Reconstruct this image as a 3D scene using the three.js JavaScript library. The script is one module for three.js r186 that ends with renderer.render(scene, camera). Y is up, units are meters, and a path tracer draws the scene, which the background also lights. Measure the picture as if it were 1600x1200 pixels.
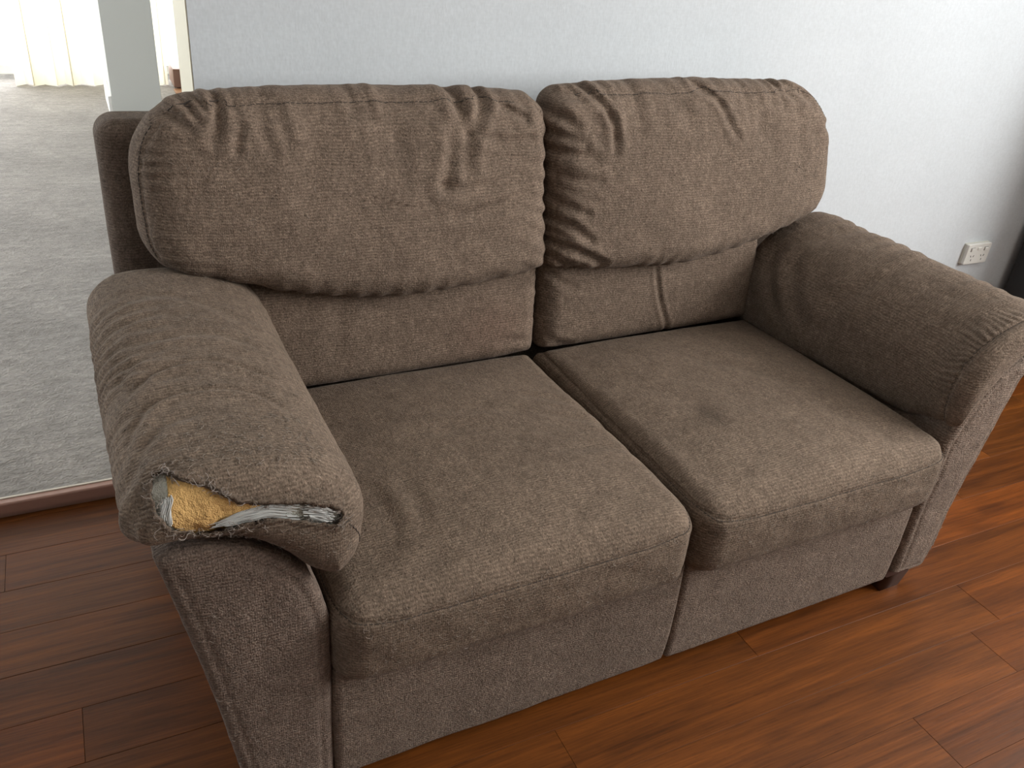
import * as THREE from 'three';
import { mergeGeometries } from 'three/addons/utils/BufferGeometryUtils.js';
import { RoundedBoxGeometry } from 'three/addons/geometries/RoundedBoxGeometry.js';
import { RectAreaLightUniformsLib } from 'three/addons/lights/RectAreaLightUniformsLib.js';

// ------------------------------------------------------------------ camera, sky, lights, exposure
const scene = new THREE.Scene();
const camera = new THREE.PerspectiveCamera(48.54, 4 / 3, 0.05, 80);
{
  const right = new THREE.Vector3(0.89874, 0.08629, 0.42992).normalize();
  const up = new THREE.Vector3(0.14876, 0.86231, -0.48404).normalize();
  const back = new THREE.Vector3().crossVectors(right, up).normalize();
  up.crossVectors(back, right);
  camera.quaternion.setFromRotationMatrix(new THREE.Matrix4().makeBasis(right, up, back));
  camera.position.set(0, 1.32, 0);
}
scene.add(camera);
const SKY = new THREE.Color(0.86, 0.94, 1.0);
scene.background = SKY;
scene.backgroundIntensity = 2.6;
const EXPOSURE = 1.1;
RectAreaLightUniformsLib.init();
function windowLight(w, h, intensity, color, [x, y, z], [tx, ty, tz]) {
  const l = new THREE.RectAreaLight(color, intensity, w, h);
  l.position.set(x, y, z); l.lookAt(tx, ty, tz);
  l.castShadow = true; scene.add(l); return l;
}
// daylight just inside the panes: right-hand window of the front room, the far room's side window and its sliding door
windowLight(2.2, 1.1, 18.0, new THREE.Color(1.0, 0.97, 0.93), [3.44, 1.72, 0.42], [0, 1.72, 0.42]);
windowLight(2.6, 1.5, 6.2, new THREE.Color(0.96, 0.98, 1.0), [-3.06, 1.3, -4.5], [0, 1.3, -4.5]);
windowLight(2.6, 2.0, 3.2, new THREE.Color(1.0, 0.99, 0.96), [-0.15, 1.1, -6.36], [-0.15, 1.1, 0]);
windowLight(1.8, 1.1, 0.5, new THREE.Color(0.74, 0.89, 1.0), [-3.08, 1.58, -0.5], [0, 1.58, -0.5]);

const renderer = new THREE.WebGLRenderer({ antialias: true });
renderer.toneMapping = THREE.LinearToneMapping;
renderer.toneMappingExposure = EXPOSURE;
renderer.shadowMap.enabled = true;

// ------------------------------------------------------------------ numbers and noise
let seed = 20231;
const rnd = () => { seed = (seed * 1664525 + 1013904223) >>> 0; return seed / 4294967296; };
const rr = (a, b) => a + (b - a) * rnd();
const clamp = (x, a = 0, b = 1) => Math.min(b, Math.max(a, x));
const sstep = (a, b, x) => { const t = clamp((x - a) / (b - a)); return t * t * (3 - 2 * t); };
const lerp = (a, b, t) => a + (b - a) * t;
const smin = (a, b, k) => { const h = Math.max(k - Math.abs(a - b), 0) / k; return Math.min(a, b) - h * h * k * 0.25; };
const smax = (a, b, k) => -smin(-a, -b, k);
function hash(x, y, z) {
  let h = Math.imul(x | 0, 374761393) ^ Math.imul(y | 0, 668265263) ^ Math.imul(z | 0, 2147483647 - 58241);
  h = Math.imul(h ^ (h >>> 13), 1274126177); h ^= h >>> 16;
  return (h >>> 0) / 4294967296;
}
function vnoise3(x, y, z) {
  const xi = Math.floor(x), yi = Math.floor(y), zi = Math.floor(z);
  let u = x - xi, v = y - yi, w = z - zi;
  u = u * u * (3 - 2 * u); v = v * v * (3 - 2 * v); w = w * w * (3 - 2 * w);
  const c = (a, b, d) => hash(xi + a, yi + b, zi + d);
  const l = (a, b, t) => a + (b - a) * t;
  return 2 * l(l(l(c(0, 0, 0), c(1, 0, 0), u), l(c(0, 1, 0), c(1, 1, 0), u), v), l(l(c(0, 0, 1), c(1, 0, 1), u), l(c(0, 1, 1), c(1, 1, 1), u), v), w) - 1;
}
// periodic 2-D value noise for textures: px, py lattice cells across the tile
function pnoise(u, v, px, py, s) {
  const x = u * px, y = v * py, xi = Math.floor(x), yi = Math.floor(y);
  let a = x - xi, b = y - yi; a = a * a * (3 - 2 * a); b = b * b * (3 - 2 * b);
  const m = (i, n) => ((i % n) + n) % n;
  const x0 = m(xi, px), x1 = m(xi + 1, px), y0 = m(yi, py), y1 = m(yi + 1, py);
  const p = hash(x0, y0, s), q = hash(x1, y0, s), r = hash(x0, y1, s), t = hash(x1, y1, s);
  return 2 * ((p + (q - p) * a) + ((r + (t - r) * a) - (p + (q - p) * a)) * b) - 1;
}
function dataTexture(w, h, fn, srgb, metresX, metresY) {
  const d = new Uint8Array(w * h * 4), o = [0, 0, 0];
  for (let j = 0; j < h; j++) for (let i = 0; i < w; i++) {
    fn(i / w, j / h, o); const k = (j * w + i) * 4;
    d[k] = clamp(o[0]) * 255; d[k + 1] = clamp(o[1]) * 255; d[k + 2] = clamp(o[2]) * 255; d[k + 3] = 255;
  }
  const t = new THREE.DataTexture(d, w, h, THREE.RGBAFormat);
  t.wrapS = t.wrapT = THREE.RepeatWrapping; t.magFilter = THREE.LinearFilter; t.minFilter = THREE.LinearMipmapLinearFilter; t.generateMipmaps = true;
  if (srgb) t.colorSpace = THREE.SRGBColorSpace;
  t.repeat.set(1 / metresX, 1 / metresY); t.needsUpdate = true;
  return t;
}

// ------------------------------------------------------------------ materials
// worn chenille: broken ribs across the tile, fuzzy pile between them
const rib = (u, v) => {
  const wob = 0.35 * pnoise(u, v, 6, 10, 3) + 0.28 * pnoise(u, v, 24, 30, 4);
  const s = 0.5 + 0.5 * Math.sin(2 * Math.PI * (v * 68 + wob));
  const keep = 0.65 + 0.35 * pnoise(u, v, 90, 60, 5) + 0.15 * pnoise(u, v, 9, 9, 6);
  const fuzz = 0.5 + 0.26 * pnoise(u, v, 110, 150, 7) + 0.30 * pnoise(u, v, 230, 280, 8);
  const wales = 0.5 + 0.5 * Math.sin(2 * Math.PI * (u * 110 + 0.4 * pnoise(u, v, 30, 12, 9)));
  return 0.28 * s * keep + 0.56 * fuzz + 0.06 * wales + 0.10 * (0.5 + 0.5 * pnoise(u, v, 40, 40, 10));
};
const fabricMap = dataTexture(1024, 1024, (u, v, o) => {
  const r = rib(u, v);
  const m = 1 + 0.025 * pnoise(u, v, 7, 11, 20) + 0.03 * pnoise(u, v, 20, 60, 21) + 0.04 * pnoise(u, v, 70, 24, 22) + 0.05 * pnoise(u, v, 170, 170, 24);
  const k = (0.58 + 0.48 * r) * m;
  const f = (pnoise(u, v, 300, 300, 23) > 0.74 ? 0.17 : 0) - (pnoise(u, v, 250, 250, 25) > 0.66 ? 0.13 : 0);
  o[0] = 0.86 * k + f; o[1] = 0.84 * k + f; o[2] = 0.82 * k + f;
}, true, 0.36, 0.36);
const fabricBump = dataTexture(1024, 1024, (u, v, o) => { o[0] = o[1] = o[2] = rib(u, v); }, false, 0.36, 0.36);
const fabric = new THREE.MeshPhysicalMaterial({ name: 'brown_chenille', color: new THREE.Color(0.335, 0.268, 0.223), map: fabricMap, bumpMap: fabricBump, bumpScale: 0.0016, roughness: 0.95, sheen: 0.2, sheenRoughness: 0.6, sheenColor: new THREE.Color(0.62, 0.56, 0.52), vertexColors: true, specularIntensity: 0.3 });
// the same cloth, its pile roughened into small balls
const pilled = fabric.clone(); pilled.name = 'pilled_chenille'; pilled.bumpScale = 0.0026;
const std = (name, c, rough, extra = {}) => new THREE.MeshStandardMaterial({ name, color: c, roughness: rough, ...extra });
const threadMat = std('seam_thread', new THREE.Color(0.035, 0.027, 0.022), 0.9);
const lintMat = std('pale_lint', new THREE.Color(0.22, 0.185, 0.155), 0.95);
const frayMat = std('frayed_yarn', new THREE.Color(0.26, 0.225, 0.20), 0.95);
const foamBump = dataTexture(512, 512, (u, v, o) => { o[0] = o[1] = o[2] = 0.5 + 0.25 * pnoise(u, v, 40, 40, 31) + 0.25 * pnoise(u, v, 120, 120, 32); }, false, 0.12, 0.12);
const foamMat = std('yellow_foam', new THREE.Color(0.54, 0.335, 0.125), 0.95, { bumpMap: foamBump, bumpScale: 0.0018 });
const liningMat = std('grey_white_lining', new THREE.Color(0.50, 0.51, 0.46), 0.9, { bumpMap: foamBump, bumpScale: 0.002 });
const fibreMat = std('lining_fibre', new THREE.Color(0.45, 0.46, 0.45), 0.85);

// boards: 2.4 m x 0.9 m of grain; each board looks into another place of it
const wood = dataTexture(2048, 1024, (u, v, o) => {
  const warp = 0.012 * pnoise(u, v, 5, 6, 41);
  const w = v + warp;
  const broad = 0.5 + 0.5 * pnoise(u, w, 4, 22, 42);
  const streak = 0.5 + 0.5 * pnoise(u, w, 9, 90, 43);
  const fine = 0.5 + 0.5 * pnoise(u, w, 40, 420, 44);
  const pore = pnoise(u, v, 150, 500, 45) > 0.55 ? 1 : 0;
  const fig = sstep(0.45, 0.95, 0.5 + 0.5 * pnoise(u, w, 11, 16, 46)) * sstep(0.3, 0.9, 0.5 + 0.5 * pnoise(u, w, 24, 60, 47));
  let t = 0.30 * broad + 0.36 * streak + 0.34 * fine; t = clamp(t - 0.26 * fig - 0.08 * pore);
  o[0] = lerp(0.265, 0.515, t); o[1] = lerp(0.142, 0.29, t); o[2] = lerp(0.05, 0.105, t);
}, true, 2.4, 0.9);
const woodBump = dataTexture(1024, 512, (u, v, o) => { o[0] = o[1] = o[2] = 0.5 + 0.3 * pnoise(u, v, 30, 210, 51) + 0.2 * pnoise(u, v, 9, 90, 52); }, false, 2.4, 0.9);
const woodTint = [[1, 1, 1], [0.86, 0.83, 0.82], [1.08, 0.98, 0.9], [0.94, 0.95, 0.98]].map((c, i) => new THREE.MeshPhysicalMaterial({ name: 'red_brown_board_' + 'abcd'[i], color: new THREE.Color(...c), map: wood, bumpMap: woodBump, bumpScale: 0.0002, roughness: 0.42, specularIntensity: 0.45 }));
const underMat = std('dark_joint', new THREE.Color(0.02, 0.011, 0.007), 0.8);
const nosingMat = std('nosing_wood', new THREE.Color(0.36, 0.20, 0.155), 0.45);
const edgeMat = std('beige_edge_strip', new THREE.Color(0.62, 0.55, 0.46), 0.45);
const carpetH = (u, v) => 0.5 + 0.2 * pnoise(u, v, 26, 60, 61) + 0.22 * pnoise(u, v, 90, 150, 62) + 0.22 * pnoise(u, v, 260, 300, 63);
const carpetMap = dataTexture(1024, 1024, (u, v, o) => {
  const h = carpetH(u, v), m = 0.50 + 0.16 * h + 0.03 * pnoise(u, v, 6, 6, 64);
  o[0] = m * 1.0; o[1] = m * 0.965; o[2] = m * 0.935;
}, true, 0.9, 0.9);
const carpetBump = dataTexture(1024, 1024, (u, v, o) => { o[0] = o[1] = o[2] = carpetH(u, v); }, false, 0.9, 0.9);
const carpetMat = std('greige_carpet', new THREE.Color(1, 1, 1), 1, { map: carpetMap, bumpMap: carpetBump, bumpScale: 0.0025 });
const wallBump = dataTexture(512, 512, (u, v, o) => { o[0] = o[1] = o[2] = 0.5 + 0.25 * pnoise(u, v, 60, 60, 71) + 0.25 * pnoise(u, v, 180, 90, 72); }, false, 0.5, 0.5);
const wallMap = dataTexture(512, 512, (u, v, o) => { const k = 0.965 + 0.012 * pnoise(u, v, 160, 60, 73) + 0.012 * pnoise(u, v, 60, 160, 74) + 0.008 * pnoise(u, v, 5, 5, 75); o[0] = o[1] = o[2] = k; }, true, 0.5, 0.5);
const wallMat = std('pale_grey_paint', new THREE.Color(0.605, 0.65, 0.69), 0.85, { map: wallMap, bumpMap: wallBump, bumpScale: 0.0002 });
const whitePaint = std('white_paint', new THREE.Color(0.80, 0.79, 0.76), 0.7);
const taupePaint = std('taupe_paint', new THREE.Color(0.30, 0.27, 0.24), 0.8);
const creamPaint = std('cream_paint', new THREE.Color(0.78, 0.73, 0.58), 0.65);
const pillarPaint = std('grey_pillar_paint', new THREE.Color(0.62, 0.63, 0.60), 0.8);
const frameMat = std('white_window_frame', new THREE.Color(0.78, 0.79, 0.78), 0.45);
const glassMat = new THREE.MeshPhysicalMaterial({ name: 'window_glass', color: 0xffffff, transmission: 1, thickness: 0, roughness: 0.02, ior: 1.5 });
const curtainMat = new THREE.MeshPhysicalMaterial({ name: 'cream_curtain_cloth', color: new THREE.Color(0.88, 0.83, 0.69), transmission: 0.4, thickness: 0, roughness: 1, side: THREE.DoubleSide });
const plasticMat = std('white_plastic', new THREE.Color(0.72, 0.72, 0.69), 0.35);
const slotMat = std('dark_slot', new THREE.Color(0.06, 0.06, 0.06), 0.7);
const blackMat = std('black_cabinet_finish', new THREE.Color(0.012, 0.012, 0.013), 0.5);
const darkLeg = std('dark_red_leg_wood', new THREE.Color(0.03, 0.012, 0.008), 0.35);
const brownMat = std('brown_cupboard_wood', new THREE.Color(0.22, 0.12, 0.085), 0.5);
const lawnMat = std('outside_paving', new THREE.Color(0.46, 0.52, 0.46), 1);

// ------------------------------------------------------------------ naming helpers
const used = new Map();
function numbered(n) { const k = used.get(n) || 0; used.set(n, k + 1); return k ? n + '_' + String(k).padStart(3, '0') : n; }
function shadows(m) { m.castShadow = true; m.receiveShadow = true; return m; }
function part(name, geo, mat, parent, label, kind) {
  const m = shadows(new THREE.Mesh(geo, mat)); m.name = numbered(name); parent.add(m);
  if (label) m.userData.label = label;
  if (kind) m.userData.kind = kind;
  return m;
}
function thing(name, label, category, pos = [0, 0, 0], ry = 0, group) {
  const g = new THREE.Group(); g.name = numbered(name); g.position.set(...pos); g.rotation.y = ry;
  g.userData = { label, category }; if (group) g.userData.group = group;
  scene.add(g); return g;
}
function struct(name, geo, mat) {
  const m = shadows(geo ? new THREE.Mesh(geo, mat) : new THREE.Group()); m.name = name; m.userData.kind = 'structure'; scene.add(m); return m;
}
// box with uv in metres, from min to max corner
function box(x0, y0, z0, x1, y1, z1, r = 0, uo = 0, vo = 0) {
  const w = x1 - x0, h = y1 - y0, d = z1 - z0;
  let g = r ? new RoundedBoxGeometry(w, h, d, 2, r) : new THREE.BoxGeometry(w, h, d);
  if (g.index) g = g.toNonIndexed();
  g.translate((x0 + x1) / 2, (y0 + y1) / 2, (z0 + z1) / 2);
  const p = g.attributes.position, n = g.attributes.normal, uv = g.attributes.uv;
  for (let i = 0; i < p.count; i++) {
    const ax = Math.abs(n.getX(i)), ay = Math.abs(n.getY(i)), az = Math.abs(n.getZ(i));
    if (ay >= ax && ay >= az) uv.setXY(i, p.getX(i) + uo, p.getZ(i) + vo);
    else if (az >= ax) uv.setXY(i, p.getX(i) + uo, p.getY(i) + vo);
    else uv.setXY(i, p.getZ(i) + uo, p.getY(i) + vo);
  }
  return g;
}
const merge = gs => mergeGeometries(gs.map(g => (g.index ? g.toNonIndexed() : g)), false);

// ------------------------------------------------------------------ the room
const ZW = -1.80, ZB = -2.0, XE = 0.213, H = 2.45;         // front wall face, its back, its free end, ceiling height
// floor of boards over a dark bed
{
  const floor = struct('floor', box(-3.2, -0.08, -1.82, 3.55, -0.0135, 3.0), underMat);
  const pitch = 0.1185, z0 = -1.68, L = 1.08, gap = 0.0005;
  const near = { '-1': 0.42, 0: -0.276, 1: 0.31, 2: -0.55, 3: 0.12, 4: -0.148, 5: 0.35, 6: 0.02, 7: 1.70, 8: 0.52, 9: 1.288 };
  for (let r = -2; r < 41; r++) {
    const a = z0 + r * pitch, b = Math.min(3.0, a + pitch);
    if (a > 2.98) break;
    const za = Math.max(a, -1.816), joint = near[r] !== undefined ? near[r] : rr(-1, 1);
    let x = joint - Math.ceil((joint + 3.2) / L) * L;
    for (; x < 3.55; x += L) {
      const xa = Math.max(x, -3.2), xb = Math.min(x + L, 3.55); if (xb - xa < 0.02) continue;
      const c = 0.0005, g = gap / 2;
      // chamfered board: bevelled top edges
      const s = new THREE.BufferGeometry();
      const X = [xa + g, xa + g + c, xb - g - c, xb - g], Z = [za + g, za + g + c, b - g - c, b - g];
      const yt = rr(-0.00015, 0.00015), pos = [], uv = [], uo = rr(0, 2.4), vo = rr(0, 0.9);
      const V = (i, j) => [X[i], (i === 0 || i === 3 || j === 0 || j === 3) ? yt - c : yt, Z[j]];
      const quad = (p, q, t, w) => { for (const k of [p, q, t, p, t, w]) { pos.push(...k); uv.push(k[0] + uo, k[2] + vo - 10 * 0.9 * 0); } };
      for (let i = 0; i < 3; i++) for (let j = 0; j < 3; j++) quad(V(i, j), V(i, j + 1), V(i + 1, j + 1), V(i + 1, j));
      const D = (i, j) => [X[i], -0.0135, Z[j]];
      quad(D(0, 3), D(3, 3), V(3, 3), V(0, 3)); quad(D(3, 0), D(0, 0), V(0, 0), V(3, 0));
      quad(D(0, 0), D(0, 3), V(0, 3), V(0, 0)); quad(D(3, 3), D(3, 0), V(3, 0), V(3, 3));
      s.setAttribute('position', new THREE.Float32BufferAttribute(pos, 3)); s.setAttribute('uv', new THREE.Float32BufferAttribute(uv, 2)); s.computeVertexNormals();
      part('floor_plank', s, woodTint[Math.floor(rnd() * 4)], floor);
    }
  }
}
// step up to the carpet
{
  const prof = new THREE.Shape();
  prof.moveTo(-1.836, -0.02); prof.lineTo(-1.822, -0.02); prof.lineTo(-1.822, 0.006); prof.lineTo(-1.8165, 0.008); prof.lineTo(-1.8165, 0.030); prof.quadraticCurveTo(-1.8165, 0.034, -1.821, 0.035); prof.lineTo(-1.836, 0.035);
  const g = new THREE.ExtrudeGeometry(prof, { depth: 3.2 + XE, bevelEnabled: false });
  g.rotateY(Math.PI / 2); // x->-z, z->x
  const p = g.attributes.position, uv = g.attributes.uv;
  for (let i = 0; i < p.count; i++) { const X = p.getX(i) - 3.2, Y = p.getY(i), Z = -p.getZ(i); p.setXYZ(i, X, Y, Z); uv.setXY(i, X, Y + Z + 0.31); }
  const idx = []; for (let i = 0; i < p.count; i += 3) idx.push(i, i + 2, i + 1); g.setIndex(idx);
  const gg = g.toNonIndexed(); gg.computeVertexNormals();
  struct('trim_1', gg, nosingMat);
  struct('trim_2', box(-3.2, 0.0, -1.8425, XE, 0.0372, -1.836, 0.001), edgeMat);
}
// carpet of the far room: gently uneven slab
{
  const nx = 220, nz = 420, x0 = -3.2, x1 = 2.6, z0 = -6.5, z1 = -1.8425, pos = [], uv = [], idx = [];
  for (let j = 0; j <= nz; j++) for (let i = 0; i <= nx; i++) {
    const x = lerp(x0, x1, i / nx), z = lerp(z0, z1, j / nz);
    const y = 0.032 + 0.0012 * vnoise3(x * 4, 0, z * 5) + 0.0008 * vnoise3(x * 15, 3, z * 17) + 0.0008 * vnoise3(x * 36, 7, z * 60);
    pos.push(x, Math.min(y, 0.0365), z); uv.push(x, z);
  }
  for (let j = 0; j < nz; j++) for (let i = 0; i < nx; i++) { const a = j * (nx + 1) + i, b = a + 1, c = a + nx + 1, d = c + 1; idx.push(a, c, b, b, c, d); }
  const g = new THREE.BufferGeometry(); g.setAttribute('position', new THREE.Float32BufferAttribute(pos, 3)); g.setAttribute('uv', new THREE.Float32BufferAttribute(uv, 2)); g.setIndex(idx); g.computeVertexNormals();
  const slab = box(x0, -0.08, z0, x1, 0.015, z1);
  struct('floor_2', merge([g, slab]), carpetMat);
}
// walls: boxes with openings cut as separate runs
struct('wall_back', merge([box(XE, -0.08, ZB, 3.7, H, ZW), box(-3.4, 2.2, ZB, XE, H, ZW)]), wallMat);
struct('trim_3', box(XE - 0.0025, 0.03, ZB - 0.002, XE - 0.0002, 2.2, ZW - 0.002), creamPaint);
struct('wall_right', merge([box(3.55, -0.08, ZW, 3.7, 1.12, 3.0), box(3.55, 2.32, ZW, 3.7, H, 3.0), box(3.55, 1.12, ZW, 3.7, 2.32, -0.73), box(3.55, 1.12, 1.57, 3.7, 2.32, 3.0)]), wallMat);
struct('wall_front', merge([box(-3.4, -0.08, 3.0, 3.7, H, 3.15)]), taupePaint);
struct('wall_left', merge([box(-3.4, -0.08, ZB, -3.2, H, -1.45), box(-3.4, -0.08, 0.45, -3.2, H, 3.0), box(-3.4, -0.08, -1.45, -3.2, 1.0, 0.45), box(-3.4, 2.15, -1.45, -3.2, H, 0.45), box(-3.4, -0.08, -5.85, -3.2, 0.5, ZB), box(-3.4, 2.1, -5.85, -3.2, H, ZB), box(-3.4, 0.5, -3.15, -3.2, 2.1, ZB), box(-3.4, -0.08, -6.5, -3.2, H, -5.85)]), whitePaint);
struct('ceiling', merge([box(-3.4, H, -6.7, 3.7, H + 0.12, 3.15)]), whitePaint);
struct('wall_far', merge([box(-3.4, -0.08, -6.7, -1.5, H, -6.5), box(1.2, -0.08, -6.7, 2.8, H, -6.5), box(-1.5, 2.15, -6.7, 1.2, H, -6.5), box(-1.5, -0.08, -6.7, 1.2, 0.02, -6.5)]), whitePaint);
struct('wall_far_right', box(2.6, -0.08, -6.5, 2.8, H, ZB), whitePaint);
struct('baseboard_back', box(XE, 0, ZW, 3.55, 0.085, ZW + 0.014, 0.003), whitePaint);
// free-standing pillar in the far room, skirting on its lit side
{
  const p = struct('wall_pillar', box(0.19, 0.0, -5.80, 0.452, H, -5.387, 0.003), pillarPaint);
  const s = shadows(new THREE.Mesh(box(0.172, 0.02, -5.80, 0.19, 0.135, -5.387, 0.003), whitePaint)); s.name = 'skirting_board'; p.add(s);
}
// windows
function windowFrame(name, axis, at, a0, a1, y0, y1, mullions) {
  const w = struct(name, null); w.position.set(0, 0, 0);
  const t = 0.055, d = 0.06, bx = (u0, v0, u1, v1, dd = d) => axis === 'x' ? box(at - dd / 2, v0, u0, at + dd / 2, v1, u1, 0.004) : box(u0, v0, at - dd / 2, u1, v1, at + dd / 2, 0.004);
  part('window_frame', merge([bx(a0, y0, a1, y0 + t), bx(a0, y1 - t, a1, y1), bx(a0, y0 + t, a0 + t, y1 - t), bx(a1 - t, y0 + t, a1, y1 - t)]), frameMat, w);
  const cuts = [a0 + t, ...mullions, a1 - t];
  for (const m of mullions) part('mullion', bx(m - t / 2, y0 + t, m + t / 2, y1 - t), frameMat, w);
  for (let i = 0; i < cuts.length - 1; i++) part('pane', bx(cuts[i] + (i ? t / 2 : 0), y0 + t, cuts[i + 1] - (i < cuts.length - 2 ? t / 2 : 0), y1 - t, 0.006), glassMat, w);
  return w;
}
windowFrame('window_1', 'x', 3.62, -0.73, 1.57, 1.12, 2.32, [0.04, 0.80]);
windowFrame('window_2', 'x', -3.3, -5.85, -3.15, 0.5, 2.1, [-4.5]);
windowFrame('window_3', 'z', -6.6, -1.5, 1.2, 0.02, 2.15, [-0.62, 0.3]);
windowFrame('window_4', 'x', -3.3, -1.45, 0.45, 1.0, 2.15, [-0.5]);
struct('ground', box(-40, -0.4, -60, 40, -0.2, 40), lawnMat);

// curtains hanging before the sliding door
function curtainPanel(x0, x1, label, amp, wl, s, flare) {
  const nx = 150, ny = 46, pos = [], uv = [], idx = [], y0 = 0.036, y1 = 2.2;
  for (let j = 0; j <= ny; j++) for (let i = 0; i <= nx; i++) {
    const t = i / nx, k = j / ny, y = lerp(y0, y1, k);
    const ph = t * (x1 - x0) / wl * 2 * Math.PI + 0.9 * vnoise3(t * 4, s, 0) + s;
    const a = amp * (0.55 + 0.45 * (1 - k)) * (1 - flare * sstep(0.35, 0.7, t));
    const x = lerp(x0, x1, t) + 0.012 * Math.sin(ph * 0.5) * (1 - k) + 0.3 * a * Math.sin(2 * ph);
    pos.push(x, y - (j === 0 ? 0.004 * Math.sin(ph * 0.7) : 0), -6.16 + a * Math.sin(ph) + 0.02 * (1 - k) * vnoise3(t * 6, k * 2, s)); uv.push(x, y);
  }
  for (let j = 0; j < ny; j++) for (let i = 0; i < nx; i++) { const a = j * (nx + 1) + i, b = a + 1, c = a + nx + 1, d = c + 1; idx.push(a, b, c, b, d, c); }
  const g = new THREE.BufferGeometry(); g.setAttribute('position', new THREE.Float32BufferAttribute(pos, 3)); g.setAttribute('uv', new THREE.Float32BufferAttribute(uv, 2)); g.setIndex(idx); g.computeVertexNormals();
  const t = thing('curtain', label, 'curtain', [0, 0, 0]);
  part('curtain_cloth', g, curtainMat, t);
  const rail = []; for (let x = x0 + 0.03; x < x1; x += 0.08) { const c = new THREE.TorusGeometry(0.012, 0.002, 5, 12); c.translate(x, 2.21, -6.16); rail.push(c); }
  part('curtain_ring', merge(rail), frameMat, t);
  return t;
}
curtainPanel(-0.31, 0.50, 'cream curtain gathered in deep folds beside the glass door, left of the grey pillar', 0.045, 0.105, 1.3, 0.75);
curtainPanel(0.51, 0.578, 'narrow white curtain edge in the bright gap between the grey pillar and the wall end', 0.012, 0.05, 2.1, 0.2);
// low brown cupboard glimpsed past the wall end
{
  const t = thing('cupboard', 'low brown wooden cupboard glimpsed in the bright gap at the wall end', 'cupboard', [0.85, 0.032, -6.15]);
  part('body', box(-0.258, 0.012, -0.12, 0.3, 0.125, 0.12, 0.004), brownMat, t);
  part('plinth', box(-0.24, 0, -0.1, 0.28, 0.012, 0.1), brownMat, t);
}

struct('trim_4', box(0.585, 0.02, -6.03, 1.3, 0.0385, -5.90, 0.003), std('orange_timber_strip', new THREE.Color(0.36, 0.18, 0.085), 0.5));

// double power point on the wall
{
  const t = thing('power_outlet', 'white double power socket with two switches, on the wall behind the sofa arm', 'socket', [2.745, 0.372, ZW]);
  const sh = new THREE.Shape(), w = 0.0585, h = 0.0365, r = 0.004;
  sh.moveTo(-w + r, -h); sh.lineTo(w - r, -h); sh.quadraticCurveTo(w, -h, w, -h + r); sh.lineTo(w, h - r); sh.quadraticCurveTo(w, h, w - r, h); sh.lineTo(-w + r, h); sh.quadraticCurveTo(-w, h, -w, h - r); sh.lineTo(-w, -h + r); sh.quadraticCurveTo(-w, -h, -w + r, -h);
  const back = new THREE.ExtrudeGeometry(sh, { depth: 0.009, bevelEnabled: false }); back.scale(1.02, 1.02, 1);
  part('mounting_block', back, std('ivory_plastic', new THREE.Color(0.60, 0.60, 0.54), 0.4), t);
  const face = new THREE.ExtrudeGeometry(sh, { depth: 0.007, bevelEnabled: true, bevelSize: 0.002, bevelThickness: 0.003, bevelSegments: 3 }); face.scale(0.966, 0.945, 1); face.translate(0, 0, 0.0095);
  const fp = part('face_plate', face, plasticMat, t);
  for (const s of [-1, 1]) {
    part('rocker_switch', box(s * 0.034 - 0.008, 0.012, 0.018, s * 0.034 + 0.008, 0.023, 0.0235, 0.0015), plasticMat, fp);
    part('switch_gap', box(s * 0.034 - 0.0095, 0.0107, 0.0188, s * 0.034 + 0.0095, 0.0243, 0.0199), slotMat, fp);
    for (const [dx, dy, a] of [[-0.007, -0.007, 0.5], [0.007, -0.007, -0.5], [0, -0.021, 0]]) {
      const g = new THREE.BoxGeometry(0.0022, 0.0075, 0.001); g.rotateZ(a); g.translate(s * 0.026 + dx, dy, 0.0197); part('pin_slot', g, slotMat, fp);
    }
  }
  part('centre_rocker', box(-0.009, 0.014, 0.018, 0.009, 0.024, 0.0225, 0.0015), plasticMat, fp);
}
// black cabinet in the right-hand corner, mostly outside the frame
{
  const t = thing('cabinet', 'tall black cabinet in the dark corner at the right edge, beyond the sofa arm', 'cabinet', [3.285, 0, -1.5]);
  part('body', box(-0.33, 0.04, -0.27, 0.235, 1.15, 0.20, 0.006), blackMat, t);
  part('plinth', box(-0.30, 0, -0.25, 0.24, 0.04, 0.17), blackMat, t);
  for (const s of [-1, 1]) { const d = part('door', box(s * 0.15 - 0.176, 0.06, 0.20, s * 0.15 + 0.08, 1.13, 0.218, 0.003), blackMat, t); part('door_handle', box(s * 0.03 - 0.036, 0.54, 0.218, s * 0.03 - 0.024, 0.66, 0.238, 0.003), slotMat, d); }
}

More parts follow.
